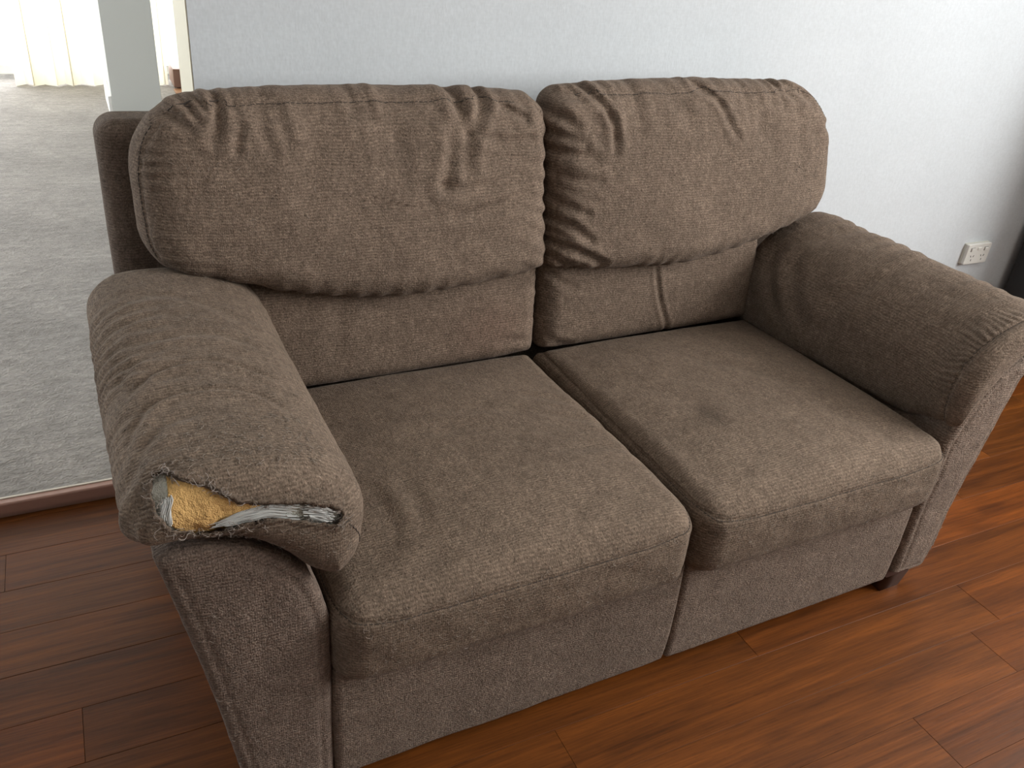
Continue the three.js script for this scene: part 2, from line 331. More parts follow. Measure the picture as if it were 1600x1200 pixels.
// ------------------------------------------------------------------ implicit surfaces: meshing of a soft upholstered shape
function grad(f, x, y, z, e, o) {
  o[0] = f(x + e, y, z) - f(x - e, y, z); o[1] = f(x, y + e, z) - f(x, y - e, z); o[2] = f(x, y, z + e) - f(x, y, z - e);
  const l = Math.hypot(o[0], o[1], o[2]) || 1; o[3] = l / (2 * e); o[0] /= l; o[1] /= l; o[2] /= l;
}
function project(f, p, n = 3) {
  const o = [0, 0, 0, 0];
  for (let i = 0; i < n; i++) { const d = f(p[0], p[1], p[2]); grad(f, p[0], p[1], p[2], 0.0015, o); const s = clamp(d / Math.max(o[3], 0.4), -0.03, 0.03); p[0] -= o[0] * s; p[1] -= o[1] * s; p[2] -= o[2] * s; }
  grad(f, p[0], p[1], p[2], 0.002, o); return o;
}
function soft(f, [x0, y0, z0, x1, y1, z1], h, tint, uvTurn) {
  const nx = Math.ceil((x1 - x0) / h) + 1, ny = Math.ceil((y1 - y0) / h) + 1, nz = Math.ceil((z1 - z0) / h) + 1;
  const F = new Float32Array(nx * ny * nz).fill(9), at = (i, j, k) => (k * ny + j) * nx + i, B = 8;
  for (let k = 0; k < nz; k += B) for (let j = 0; j < ny; j += B) for (let i = 0; i < nx; i += B) {
    const c = f(x0 + (i + B / 2) * h, y0 + (j + B / 2) * h, z0 + (k + B / 2) * h), far = Math.abs(c) > h * B * 0.9 * 1.25 + 0.02;
    for (let kk = k; kk < Math.min(k + B, nz); kk++) for (let jj = j; jj < Math.min(j + B, ny); jj++) for (let ii = i; ii < Math.min(i + B, nx); ii++)
      F[at(ii, jj, kk)] = far ? c : f(x0 + ii * h, y0 + jj * h, z0 + kk * h);
  }
  const cell = new Int32Array(nx * ny * nz).fill(-1), P = [], E = [[0, 1], [2, 3], [4, 5], [6, 7], [0, 2], [1, 3], [4, 6], [5, 7], [0, 4], [1, 5], [2, 6], [3, 7]];
  const C = i => [i & 1, (i >> 1) & 1, (i >> 2) & 1];
  for (let k = 0; k < nz - 1; k++) for (let j = 0; j < ny - 1; j++) for (let i = 0; i < nx - 1; i++) {
    const v = []; let neg = 0; for (let c = 0; c < 8; c++) { const [a, b, d] = C(c); v[c] = F[at(i + a, j + b, k + d)]; if (v[c] < 0) neg++; }
    if (neg === 0 || neg === 8) continue;
    let sx = 0, sy = 0, sz = 0, n = 0;
    for (const [a, b] of E) if ((v[a] < 0) !== (v[b] < 0)) { const t = v[a] / (v[a] - v[b]), A = C(a), Bc = C(b); sx += lerp(A[0], Bc[0], t); sy += lerp(A[1], Bc[1], t); sz += lerp(A[2], Bc[2], t); n++; }
    cell[at(i, j, k)] = P.length / 3; P.push(x0 + (i + sx / n) * h, y0 + (j + sy / n) * h, z0 + (k + sz / n) * h);
  }
  const tris = [];
  const q = (a, b, c, d, flip) => { if (a < 0 || b < 0 || c < 0 || d < 0) return; if (flip) tris.push(a, c, b, a, d, c); else tris.push(a, b, c, a, c, d); };
  for (let k = 1; k < nz - 1; k++) for (let j = 1; j < ny - 1; j++) for (let i = 1; i < nx - 1; i++) {
    const s = F[at(i, j, k)] < 0;
    if (s !== F[at(i + 1, j, k)] < 0) q(cell[at(i, j - 1, k - 1)], cell[at(i, j, k - 1)], cell[at(i, j, k)], cell[at(i, j - 1, k)], !s);
    if (s !== F[at(i, j + 1, k)] < 0) q(cell[at(i - 1, j, k - 1)], cell[at(i - 1, j, k)], cell[at(i, j, k)], cell[at(i, j, k - 1)], !s);
    if (s !== F[at(i, j, k + 1)] < 0) q(cell[at(i - 1, j - 1, k)], cell[at(i, j - 1, k)], cell[at(i, j, k)], cell[at(i - 1, j, k)], !s);
  }
  const nv = P.length / 3, N = new Float32Array(nv * 3), T = new Float32Array(nv * 3).fill(1), o = [0, 0, 0, 0];
  for (let v = 0; v < nv; v++) {
    const p = [P[3 * v], P[3 * v + 1], P[3 * v + 2]], d = f(p[0], p[1], p[2]); grad(f, p[0], p[1], p[2], h * 0.35, o);
    const s = clamp(d / Math.max(o[3], 0.5), -h * 0.6, h * 0.6); for (let c = 0; c < 3; c++) { P[3 * v + c] = p[c] - o[c] * s; N[3 * v + c] = o[c]; }
    if (tint) { const t = tint(P[3 * v], P[3 * v + 1], P[3 * v + 2], o); T[3 * v] = t[0]; T[3 * v + 1] = t[1]; T[3 * v + 2] = t[2]; }
  }
  const pos = [], nor = [], col = [], uv = [], idx = [], key = new Map();
  for (let t = 0; t < tris.length; t += 3) {
    let ax = 0, ay = 0, az = 0; for (let c = 0; c < 3; c++) { const v = tris[t + c]; ax += Math.abs(N[3 * v]); ay += Math.abs(N[3 * v + 1]); az += Math.abs(N[3 * v + 2]); }
    const d = ay >= ax && ay >= az ? 1 : az >= ax ? 2 : 0;
    for (let c = 0; c < 3; c++) {
      const v = tris[t + c], id = v * 3 + d; let m = key.get(id);
      if (m === undefined) {
        m = pos.length / 3; key.set(id, m);
        const x = P[3 * v], y = P[3 * v + 1], z = P[3 * v + 2];
        pos.push(x, y, z); nor.push(N[3 * v], N[3 * v + 1], N[3 * v + 2]); col.push(T[3 * v], T[3 * v + 1], T[3 * v + 2]);
        let a = d === 0 ? z : x, b = d === 1 ? z : y; if (uvTurn) [a, b] = [b, a]; uv.push(a, b);
      }
      idx.push(m);
    }
  }
  const g = new THREE.BufferGeometry();
  g.setAttribute('position', new THREE.Float32BufferAttribute(pos, 3)); g.setAttribute('normal', new THREE.Float32BufferAttribute(nor, 3)); g.setAttribute('color', new THREE.Float32BufferAttribute(col, 3)); g.setAttribute('uv', new THREE.Float32BufferAttribute(uv, 2)); g.setIndex(idx);
  return g;
}
const rbox = (x, y, z, cx, cy, cz, hx, hy, hz, r) => {
  const a = Math.abs(x - cx) - hx + r, b = Math.abs(y - cy) - hy + r, c = Math.abs(z - cz) - hz + r;
  return Math.hypot(Math.max(a, 0), Math.max(b, 0), Math.max(c, 0)) + Math.min(Math.max(a, b, c), 0) - r;
};
const extr = (d2, w, r) => { const a = d2 + r, b = w + r; return Math.hypot(Math.max(a, 0), Math.max(b, 0)) + Math.min(Math.max(a, b), 0) - r; };
function polySDF(pts) {
  const n = pts.length;
  return (x, y) => {
    let d = 1e9, s = 1;
    for (let i = 0, j = n - 1; i < n; j = i++) {
      const ex = pts[j][0] - pts[i][0], ey = pts[j][1] - pts[i][1], wx = x - pts[i][0], wy = y - pts[i][1];
      const t = clamp((wx * ex + wy * ey) / (ex * ex + ey * ey)), bx = wx - ex * t, by = wy - ey * t;
      d = Math.min(d, bx * bx + by * by);
      const a = y >= pts[i][1], b = y < pts[j][1], c = ex * wy > ey * wx;
      if ((a && b && c) || (!a && !b && !c)) s = -s;
    }
    return s * Math.sqrt(d);
  };
}
const spline = (pts, n) => new THREE.CatmullRomCurve3(pts.map(p => new THREE.Vector3(p[0], p[1], 0)), true, 'centripetal').getPoints(n).slice(0, n).map(p => [p.x, p.y]);
// creases: [x0, y0, x1, y1, width, depth]; a valley with soft shoulders that fades at both ends
function creases(list) {
  return (x, y) => {
    let s = 0;
    for (const [a, b, c, d, w, dep] of list) {
      const ex = c - a, ey = d - b, l2 = ex * ex + ey * ey, t0 = ((x - a) * ex + (y - b) * ey) / l2;
      if (t0 < -0.5 || t0 > 1.5) continue;
      const t = clamp(t0), L = Math.sqrt(l2), bow = 0.06 * L * Math.sin(Math.PI * t) * (dep > 0.0045 ? 1 : -1);
      let u = ((x - a) * -ey + (y - b) * ex) / L - bow; const beyond = Math.abs(t0 - t) * L;
      u = Math.hypot(u, beyond) / w; if (u > 3.5) continue;
      const fade = 0.35 + 0.65 * Math.sin(Math.PI * clamp(0.12 + 0.76 * t));
      s += dep * fade * (-Math.exp(-u * u) + 0.55 * Math.exp(-(u - 1.7) * (u - 1.7)));
    }
    return s;
  };
}
const lumps = (x, y, z, k = 1) => k * (0.0018 * vnoise3(x * 9, y * 9, z * 9) + 0.0009 * vnoise3(x * 27 + 5, y * 27, z * 27) + 0.0004 * vnoise3(x * 70, y * 70 + 3, z * 70));
const groove = (d, w, dep) => dep * Math.exp(-(d / w) * (d / w));
// real differences of the cloth's colour: dirt, rubbed pale pile
const mottle = (x, y, z) => 1 + 0.05 * vnoise3(x * 6 + 2, y * 6, z * 6) + 0.025 * vnoise3(x * 20, y * 20 + 9, z * 20) + 0.02 * vnoise3(x * 60, y * 60, z * 60);
const blot = (x, y, a, b, rx, ry) => Math.exp(-(((x - a) / rx) ** 2 + ((y - b) / ry) ** 2));

// ------------------------------------------------------------------ the sofa
const sofa = thing('sofa', 'worn brown two-seat sofa with a torn left arm showing yellow foam', 'sofa', [0.868, 0, -0.886], 0.0155);
const CELL = 0.0042;
function stitches(f, path, name, parent, dash = 0.0065, gapLen = 0.003, r = 0.0009, mat = threadMat) {
  const curve = new THREE.CatmullRomCurve3(path.map(p => new THREE.Vector3(...p)), false, 'centripetal');
  const L = curve.getLength(), n = Math.max(4, Math.round(L / (dash + gapLen))), gs = [];
  for (let i = 0; i < n; i++) {
    const pts = [0, 0.35, 0.7].map(t => { const p = curve.getPointAt(Math.min(1, (i + t) / n)).toArray(); const o = project(f, p); return new THREE.Vector3(p[0] + o[0] * 0.0002, p[1] + o[1] * 0.0002, p[2] + o[2] * 0.0002); });
    gs.push(new THREE.TubeGeometry(new THREE.QuadraticBezierCurve3(...pts), 2, r, 4));
  }
  return part(name, merge(gs), mat, parent);
}
function threads(f, n, place, len, r, curl, lift) {
  const gs = [];
  for (let i = 0; i < n; i++) {
    const p = place(); if (!p) continue; const o = project(f, p, 4);
    const t = new THREE.Vector3(rr(-1, 1), rr(-1, 1), rr(-1, 1)), nn = new THREE.Vector3(o[0], o[1], o[2]); t.addScaledVector(nn, -t.dot(nn)).normalize();
    const b = new THREE.Vector3().crossVectors(nn, t), L = len * rr(0.4, 1.5), pts = []; let a = rr(-1, 1);
    const c = new THREE.Vector3(...p), s = 4;
    for (let k = 0; k <= s; k++) { const v = c.clone().addScaledVector(nn, lift * Math.sin(Math.PI * k / s * rr(0.6, 1)) + 0.0004); pts.push(v); a += rr(-curl, curl); c.addScaledVector(t, Math.cos(a) * L / s).addScaledVector(b, Math.sin(a) * L / s); }
    gs.push(new THREE.TubeGeometry(new THREE.CatmullRomCurve3(pts), 5, r * rr(0.7, 1.3), 3));
  }
  return merge(gs);
}

// back frame
{
  const f = (x, y, z) => rbox(x, y, z, 0, 0.475, -0.815, 0.832, 0.44, 0.058, 0.035) - lumps(x, y, z, 0.8) - 0.004 * (1 - ((y - 0.47) / 0.45) ** 2);
  part('back_frame', soft(f, [-0.86, 0.02, -0.9, 0.86, 0.94, -0.73], 0.006, (x, y, z) => { const m = 0.86 * mottle(x, y, z); return [m, m, m]; }), fabric, sofa);
}
// front panels under the seats
for (const [a, b, s] of [[-0.646, 0.0115, 0], [0.0125, 0.629, 1]]) {
  const f = (x, y, z) => rbox(x, y, z, (a + b) / 2, 0.165, -0.33, (b - a) / 2, 0.127, 0.33, 0.012) - lumps(x, y, z, 0.7) - 0.003 * Math.max(0, 1 - ((y - 0.165) / 0.12) ** 2) * sstep(-0.1, 0, z);
  part('front_panel', soft(f, [a - 0.02, 0.02, -0.68, b + 0.02, 0.31, 0.02], 0.005, (x, y, z) => { const m = (s ? 1.06 : 0.97) * mottle(x, y, z); return [m, m, m * 1.01]; }), pilled, sofa);
}
// seat cushions
const seatCreaseL = creases([[-0.513, -0.195, -0.517, -0.078, 0.02, 0.0035], [-0.468, -0.197, -0.48, -0.08, 0.018, 0.003], [-0.543, -0.206, -0.554, -0.076, 0.024, 0.0025], [-0.126, -0.336, 0.02, -0.234, 0.012, 0.002], [-0.128, -0.414, -0.009, -0.335, 0.012, 0.002], [-0.156, -0.207, 0, -0.173, 0.014, 0.0025], [-0.304, -0.396, -0.15, -0.344, 0.02, 0.002], [-0.405, -0.337, -0.262, -0.311, 0.02, 0.002]]);
const seatCreaseR = creases([[0.327, -0.413, 0.462, -0.249, 0.03, 0.003], [0.118, -0.361, 0.187, -0.231, 0.03, 0.002], [0, -0.427, 0.149, -0.408, 0.03, 0.002], [0.451, -0.142, 0.513, 0.004, 0.03, 0.003]]);
function seat(a, b, crease, side) {
  const cx = (a + b) / 2, hx = (b - a) / 2;
  const f0 = (x, y, z) => {
    const u = (x - cx) / hx, w = (z + 0.29) / 0.33;
    const crown = 0.026 * Math.max(0, 1 - u * u) * Math.max(0, 1 - w ** 4) - 0.012 * sstep(-0.15, -0.6, z) - 0.006;
    const yy = y - crown * sstep(0.34, 0.43, y), zz = z - 0.012 * Math.max(0, 1 - ((y - 0.35) / 0.09) ** 2) * sstep(-0.1, 0.02, z) * Math.max(0, 1 - u ** 6);
    // big soft top-front edge, plan corners rounded
    const plan = (() => { const r = z < -0.3 ? 0.015 : 0.05, p = Math.abs(x - cx) - hx + r, q = Math.abs(zz + 0.3) - 0.33 + r; return Math.hypot(Math.max(p, 0), Math.max(q, 0)) + Math.min(Math.max(p, q), 0) - r; })();
    return extr(plan, Math.abs(yy - 0.352) - 0.085, 0.042);
  };
  const f = (x, y, z) => {
    const d = f0(x, y, z); if (Math.abs(d) > 0.05) return d;
    const u = (x - cx) / hx, top = sstep(0.40, 0.43, y);
    const seamD = Math.abs(y - (0.397 + 0.02 * u ** 6)) + (z < -0.06 ? 0.6 * (-0.06 - z) * 0 : 0);
    let s = lumps(x, y, z) + top * crease(x, z);
    if (z > -0.1 || Math.abs(u) > 0.8) s -= groove(seamD, 0.004, 0.0025);
    // tired pile ripples along the front
    s += 0.0012 * sstep(-0.12, 0.0, z) * vnoise3(x * 24, y * 55, z * 50);
    return d - s;
  };
  const tint = (x, y, z) => {
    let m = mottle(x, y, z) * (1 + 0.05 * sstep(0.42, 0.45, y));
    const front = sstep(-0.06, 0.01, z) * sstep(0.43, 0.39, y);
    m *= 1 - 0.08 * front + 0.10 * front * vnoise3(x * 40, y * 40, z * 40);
    if (side > 0) m *= 1 - 0.34 * blot(x, z, 0.184, -0.207, 0.022, 0.04) - 0.3 * blot(x, z, 0.331, -0.35, 0.01, 0.008) - 0.3 * blot(x, z, 0.343, -0.227, 0.008, 0.008);
    else m *= 1 - 0.16 * blot(x, z, -0.479, -0.407, 0.02, 0.03) - 0.16 * blot(x, z, -0.405, -0.405, 0.022, 0.025) - 0.1 * blot(x, z, -0.2, -0.25, 0.1, 0.06);
    return [m * 1.0, m * 0.985, m * 0.94];
  };
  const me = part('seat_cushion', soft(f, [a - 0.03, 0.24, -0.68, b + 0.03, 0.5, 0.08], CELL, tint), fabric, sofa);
  const sy = x => 0.397 + 0.02 * ((x - cx) / hx) ** 6, path = [];
  path.push([a, 0.417, -0.12], [a + 0.004, 0.415, -0.03]);
  for (let i = 0; i <= 14; i++) { const x = lerp(a + 0.03, b - 0.03, i / 14); path.push([x, sy(x), 0.04]); }
  path.push([b - 0.004, 0.415, -0.03], [b, 0.417, -0.12]);
  stitches(f, path, 'seam_stitching', me);
  const lint = threads(f, 240, () => [rr(a + 0.03, b - 0.03), rr(0.3, 0.42), 0.04], 0.0075, 0.00034, 1.2, 0.0013);
  part('pilling', lint, lintMat, me, null, 'stuff');
  return f;
}
const seatFL = seat(-0.648, -0.003, seatCreaseL, -1);
const seatFR = seat(0.003, 0.637, seatCreaseR, 1);

// lower back cushions
function lumbar(a, b, bulge, crease, warm) {
  const cx = (a + b) / 2, hx = (b - a) / 2;
  const f = (x, y, z) => {
    const u = (x - cx) / hx, v = (y - 0.505) / 0.15, zc = -0.672 - 0.12 * (y - 0.415);
    const d = extr((() => { const p = Math.abs(x - cx) - hx + 0.02, q = Math.abs(y - 0.535) - 0.12 + 0.02; return Math.hypot(Math.max(p, 0), Math.max(q, 0)) + Math.min(Math.max(p, q), 0) - 0.02; })(), Math.abs(z - zc) - 0.075 - bulge * Math.max(0, 1 - u ** 4) * Math.max(0, 1 - v * v), 0.045);
    if (Math.abs(d) > 0.05) return d;
    const g = Math.exp(-(hx - Math.abs(x - cx)) / 0.035);
    return d - lumps(x, y, z) - (z > zc ? crease(x, y) : 0) - 0.0022 * g * vnoise3(x * 6, y * 90, 3);
  };
  part('lumbar_cushion', soft(f, [a - 0.03, 0.33, -0.8, b + 0.03, 0.69, -0.55], CELL, (x, y, z) => { const m = 0.98 * mottle(x, y, z); return [m * (1 + warm * blot(x, y, -0.12, 0.5, 0.09, 0.06)), m * 0.98, m * 0.95]; }), fabric, sofa);
}
lumbar(-0.645, 0.004, 0.018, creases([[-0.02, 0.45, -0.1, 0.47, 0.01, 0.003], [-0.45, 0.6, -0.46, 0.5, 0.02, 0.002]]), 0.07);
lumbar(0.010, 0.635, 0.012, creases([[0.30, 0.625, 0.365, 0.42, 0.007, 0.004], [0.03, 0.45, 0.09, 0.43, 0.01, 0.003], [0.03, 0.6, 0.08, 0.57, 0.01, 0.003]]), 0);

// upper back cushions
function headrest(side, list, seedN) {
  const crease = creases(list), a = side < 0 ? -0.002 : 0.003, b = 0.792, cx = (a + b) / 2, hx = (b - a) / 2, top = side > 0 ? 0.994 : 0.985;
  const f = (x, y, z) => {
    const xm = x * side, u = (xm - cx) / hx;
    const yb = 0.612 + 0.075 * sstep(0.4, 0.78, xm) + 0.012 * sstep(0.12, 0, xm) + 0.004 * Math.sin(xm * 16), yt = top - 0.016 * u * u;
    const yc = (yt + yb) / 2, hy = (yt - yb) / 2, v = (y - yc) / hy;
    const r = v > 0 ? (u > 0 ? 0.125 : 0.046) : (u > 0 ? 0.08 : 0.03);
    const p = Math.abs(xm - cx) - hx + r, q = Math.abs(y - yc) - hy + r;
    const d2 = Math.hypot(Math.max(p, 0), Math.max(q, 0)) + Math.min(Math.max(p, q), 0) - r;
    const zc = -0.645 - 0.24 * (y - 0.69);
    const bul = 0.034 * Math.max(0, 1 - u ** 4) * Math.max(0, 1 - (v + 0.25) ** 2 * 0.9);
    const d = extr(d2, Math.abs(z - zc) - 0.066 - bul, 0.062);
    if (Math.abs(d) > 0.06) return d;
    const front = sstep(zc - 0.03, zc + 0.01, z);
    let s = lumps(x, y, z, 1.3);
    s += front * 1.35 * crease(x, y);
    // gathers running in from the side seams and up from the bottom seam
    const e = -d2, along = Math.abs(p) < Math.abs(q) && q > p ? xm : y;
    const pl = Math.sin(2 * Math.PI * (y / 0.021 + 0.8 * vnoise3(xm * 14, y * 14, seedN))) * (0.6 + 0.8 * vnoise3(1, y * 16, seedN));
    const outer = Math.exp(-Math.max(0, 0.775 - xm - 0.0) / 0.045) * sstep(0.0, 0.03, e), inner = Math.exp(-Math.max(0, xm - 0.02) / 0.045);
    const pi = Math.sin(2 * Math.PI * ((y + (side < 0 ? -0.35 : 0.2) * (xm - 0.02)) / 0.034 + 0.7 * vnoise3(xm * 10, y * 12, seedN + 7))) * (0.7 + 0.6 * vnoise3(2, y * 20, seedN));
    s += front * (0.0034 * outer * pl + 0.0036 * inner * pi);
    const bl = Math.sin(2 * Math.PI * (xm / 0.052 + 0.6 * vnoise3(xm * 9, 2, seedN)));
    s += front * 0.0025 * Math.exp(-Math.max(0, y - yb) / 0.03) * bl;
    s += front * 0.0012 * Math.exp(-Math.max(0, yt - 0.03 - y) / 0.05) * Math.sin(2 * Math.PI * (xm / 0.045 + 1.1 * vnoise3(xm * 9, y * 5, seedN + 3)));
    // boxing seam round the front edge
    const seamZ = zc + 0.045;
    s -= groove(z - seamZ, 0.0045, 0.003) * sstep(0.035, 0.01, Math.abs(e - 0.0));
    return d - s;
  };
  const xs = side > 0 ? [-0.03, 0.83] : [-0.83, 0.03];
  const tint = (x, y, z) => { const m = 1.02 * mottle(x, y, z) * (1 + 0.06 * vnoise3(x * 30, y * 5, 4)); return [m, m * 0.985, m * 0.96]; };
  const me = part('headrest_cushion', soft(f, [xs[0], 0.55, -0.83, xs[1], 1.03, -0.49], CELL, tint), fabric, sofa);
  const path = [];
  for (const [x, y] of [[0.785, 0.72], [0.79, 0.80], [0.785, 0.88], [0.76, 0.945], [0.69, 0.978]]) path.push([x * side, y, -0.645 - 0.24 * (y - 0.69) + 0.045]);
  for (let i = 1; i < 9; i++) path.push([side * lerp(0.69, 0.07, i / 8), top - 0.006, -0.655]);
  stitches(f, path, 'seam_stitching', me);
  part('pilling', threads(f, 90, () => { const xm = rnd() < 0.6 ? rr(0.6, 0.77) : rr(0.05, 0.7); return [xm * side, rr(0.66, 0.92), -0.57]; }, 0.0075, 0.00034, 1.2, 0.0013), lintMat, me, null, 'stuff');
}
headrest(-1, [[-0.64, 0.969, -0.658, 0.917, 0.01, 0.006], [-0.608, 0.937, -0.624, 0.9, 0.008, 0.003], [-0.569, 0.972, -0.565, 0.897, 0.012, 0.004], [-0.543, 0.961, -0.535, 0.907, 0.012, 0.003], [-0.149, 0.97, -0.184, 0.912, 0.012, 0.008], [-0.203, 0.98, -0.207, 0.858, 0.016, 0.009], [-0.225, 0.925, -0.252, 0.829, 0.014, 0.008], [-0.113, 0.952, -0.06, 0.933, 0.008, 0.005], [-0.164, 0.911, -0.05, 0.896, 0.01, 0.004], [-0.236, 0.771, -0.04, 0.818, 0.012, 0.004], [-0.252, 0.823, -0.045, 0.848, 0.012, 0.004], [-0.741, 0.955, -0.694, 0.935, 0.009, 0.005], [-0.7, 0.975, -0.676, 0.944, 0.008, 0.006], [-0.68, 0.978, -0.662, 0.955, 0.007, 0.006], [-0.415, 0.98, -0.368, 0.935, 0.02, 0.003], [-0.31, 0.98, -0.343, 0.865, 0.03, 0.004], [-0.461, 0.96, -0.51, 0.827, 0.03, 0.003]], 11);
headrest(1, [[0, 0.945, 0.05, 0.918, 0.012, 0.006], [0.01, 0.963, 0.07, 0.967, 0.012, 0.005], [0, 0.895, 0.07, 0.885, 0.01, 0.005], [0, 0.863, 0.09, 0.858, 0.012, 0.005], [0, 0.83, 0.1, 0.817, 0.01, 0.004], [0, 0.784, 0.07, 0.751, 0.01, 0.004], [0.01, 0.735, 0.08, 0.694, 0.01, 0.005], [0.01, 0.685, 0.12, 0.638, 0.01, 0.005], [0.09, 0.985, 0.136, 0.934, 0.01, 0.007], [0.136, 0.934, 0.139, 0.869, 0.01, 0.005], [0.06, 0.985, 0.093, 0.967, 0.012, 0.004], [0.374, 0.985, 0.427, 0.954, 0.009, 0.005], [0.427, 0.954, 0.462, 0.891, 0.01, 0.004], [0.64, 0.98, 0.71, 0.95, 0.01, 0.005], [0.61, 0.985, 0.67, 0.955, 0.008, 0.004], [0.69, 0.885, 0.77, 0.897, 0.012, 0.004], [0.295, 0.99, 0.342, 0.916, 0.02, 0.003], [0.2, 0.99, 0.2, 0.907, 0.02, 0.003], [0.505, 0.985, 0.562, 0.866, 0.03, 0.003]], 23);

// arm bodies with flared front panels
function armPanel(side, outer) {
  const g = side > 0 ? 0.024 : 0.007, e = side > 0 ? 0.008 : 0; // the pad overhangs the panel with a shadow gap
  const pts = [[0.648 + e, 0.035], [0.648 + e, 0.25], [0.648 + e, 0.395], [0.654 + g * 0.7, 0.45 - g * 0.5], [0.673 + g * 0.7, 0.50 - g * 0.7], [0.705 + g * 0.5, 0.54 - g], [0.755, 0.575 - g], [0.80, 0.588 - g], [0.845, 0.592 - g], ...outer];
  const sd = polySDF(pts);
  const f = (x, y, z) => {
    const xm = x * side, d = extr(sd(xm, y), Math.abs(z + 0.38 + (side > 0 ? 0.004 : 0)) - 0.378, 0.014);
    if (Math.abs(d) > 0.04) return d;
    const puff = 0.004 * sstep(0, 0.04, -sd(xm, y)) * sstep(-0.05, 0, z);
    const fr = sstep(-0.03, -0.005, z);
    let s = lumps(x, y, z, 1.1) + puff;
    s -= fr * groove(sd(xm, y) + 0.02, 0.004, 0.0014);
    s += fr * 0.001 * vnoise3(x * 30, y * 30, 1) * sstep(0.35, 0.55, y);
    return d - s;
  };
  const b = side > 0 ? [0.62, 0.9] : [-0.9, -0.62];
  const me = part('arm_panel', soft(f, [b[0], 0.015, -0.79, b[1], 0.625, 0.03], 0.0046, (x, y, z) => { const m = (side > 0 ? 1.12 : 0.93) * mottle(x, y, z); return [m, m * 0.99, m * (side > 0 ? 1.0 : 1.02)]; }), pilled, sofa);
  part('pilling', threads(f, 140, () => [side * rr(0.67, 0.82), rr(0.06, 0.57), 0.01], 0.0075, 0.0003, 1.2, 0.0012), lintMat, me, null, 'stuff');
}
armPanel(-1, [[0.866, 0.575], [0.857, 0.53], [0.835, 0.42], [0.812, 0.27], [0.796, 0.156], [0.776, 0.035]]);
armPanel(1, [[0.852, 0.56], [0.834, 0.53], [0.808, 0.40], [0.784, 0.242], [0.772, 0.10], [0.764, 0.045], [0.752, 0.035]]);

// arm pads
// outlines of the tear over the pad's front: [x, y - z]
const holeOutline = [[-0.856, 0.68], [-0.85, 0.709], [-0.839, 0.713], [-0.828, 0.698], [-0.811, 0.68], [-0.791, 0.665], [-0.778, 0.65], [-0.764, 0.634], [-0.729, 0.621], [-0.69, 0.613], [-0.65, 0.595], [-0.639, 0.583], [-0.646, 0.566], [-0.675, 0.58], [-0.715, 0.598], [-0.745, 0.603], [-0.775, 0.599], [-0.812, 0.604], [-0.84, 0.616], [-0.852, 0.642]];
const foamOutline = [[-0.832, 0.71], [-0.80, 0.695], [-0.775, 0.66], [-0.72, 0.635], [-0.70, 0.624], [-0.744, 0.622], [-0.765, 0.617], [-0.778, 0.606], [-0.797, 0.604], [-0.825, 0.61], [-0.840, 0.628], [-0.840, 0.653], [-0.834, 0.673]];
function armPad(side, prof, zf, rEnd, shift, crease, extra) {
  const sd = polySDF(spline(prof, 52)), hz = (zf + 0.665) / 2, zc = zf - hz;
  const base = (x, y, z) => {
    let xm = x * side; xm -= shift(z) * clamp((0.86 - xm) / 0.2);
    const drop = side > 0 ? 0.024 * sstep(-0.03, -0.2, z) * clamp((0.56 - y) / 0.1) - 0.024 * sstep(-0.12, -0.01, z) * sstep(0.69, 0.56, y) : 0; // lifted at the front; behind, the pad's inner edge sinks into the seat behind
    return extr(sd(xm, y + drop), Math.abs(z - zc) - hz, rEnd);
  };
  const f = (x, y, z) => {
    const d = base(x, y, z); if (Math.abs(d) > 0.05) return d;
    return d - lumps(x, y, z, 1.2) - crease(x, y, z) - (extra ? extra(x, y, z, sd(x * side, y)) : 0);
  };
  return f;
}
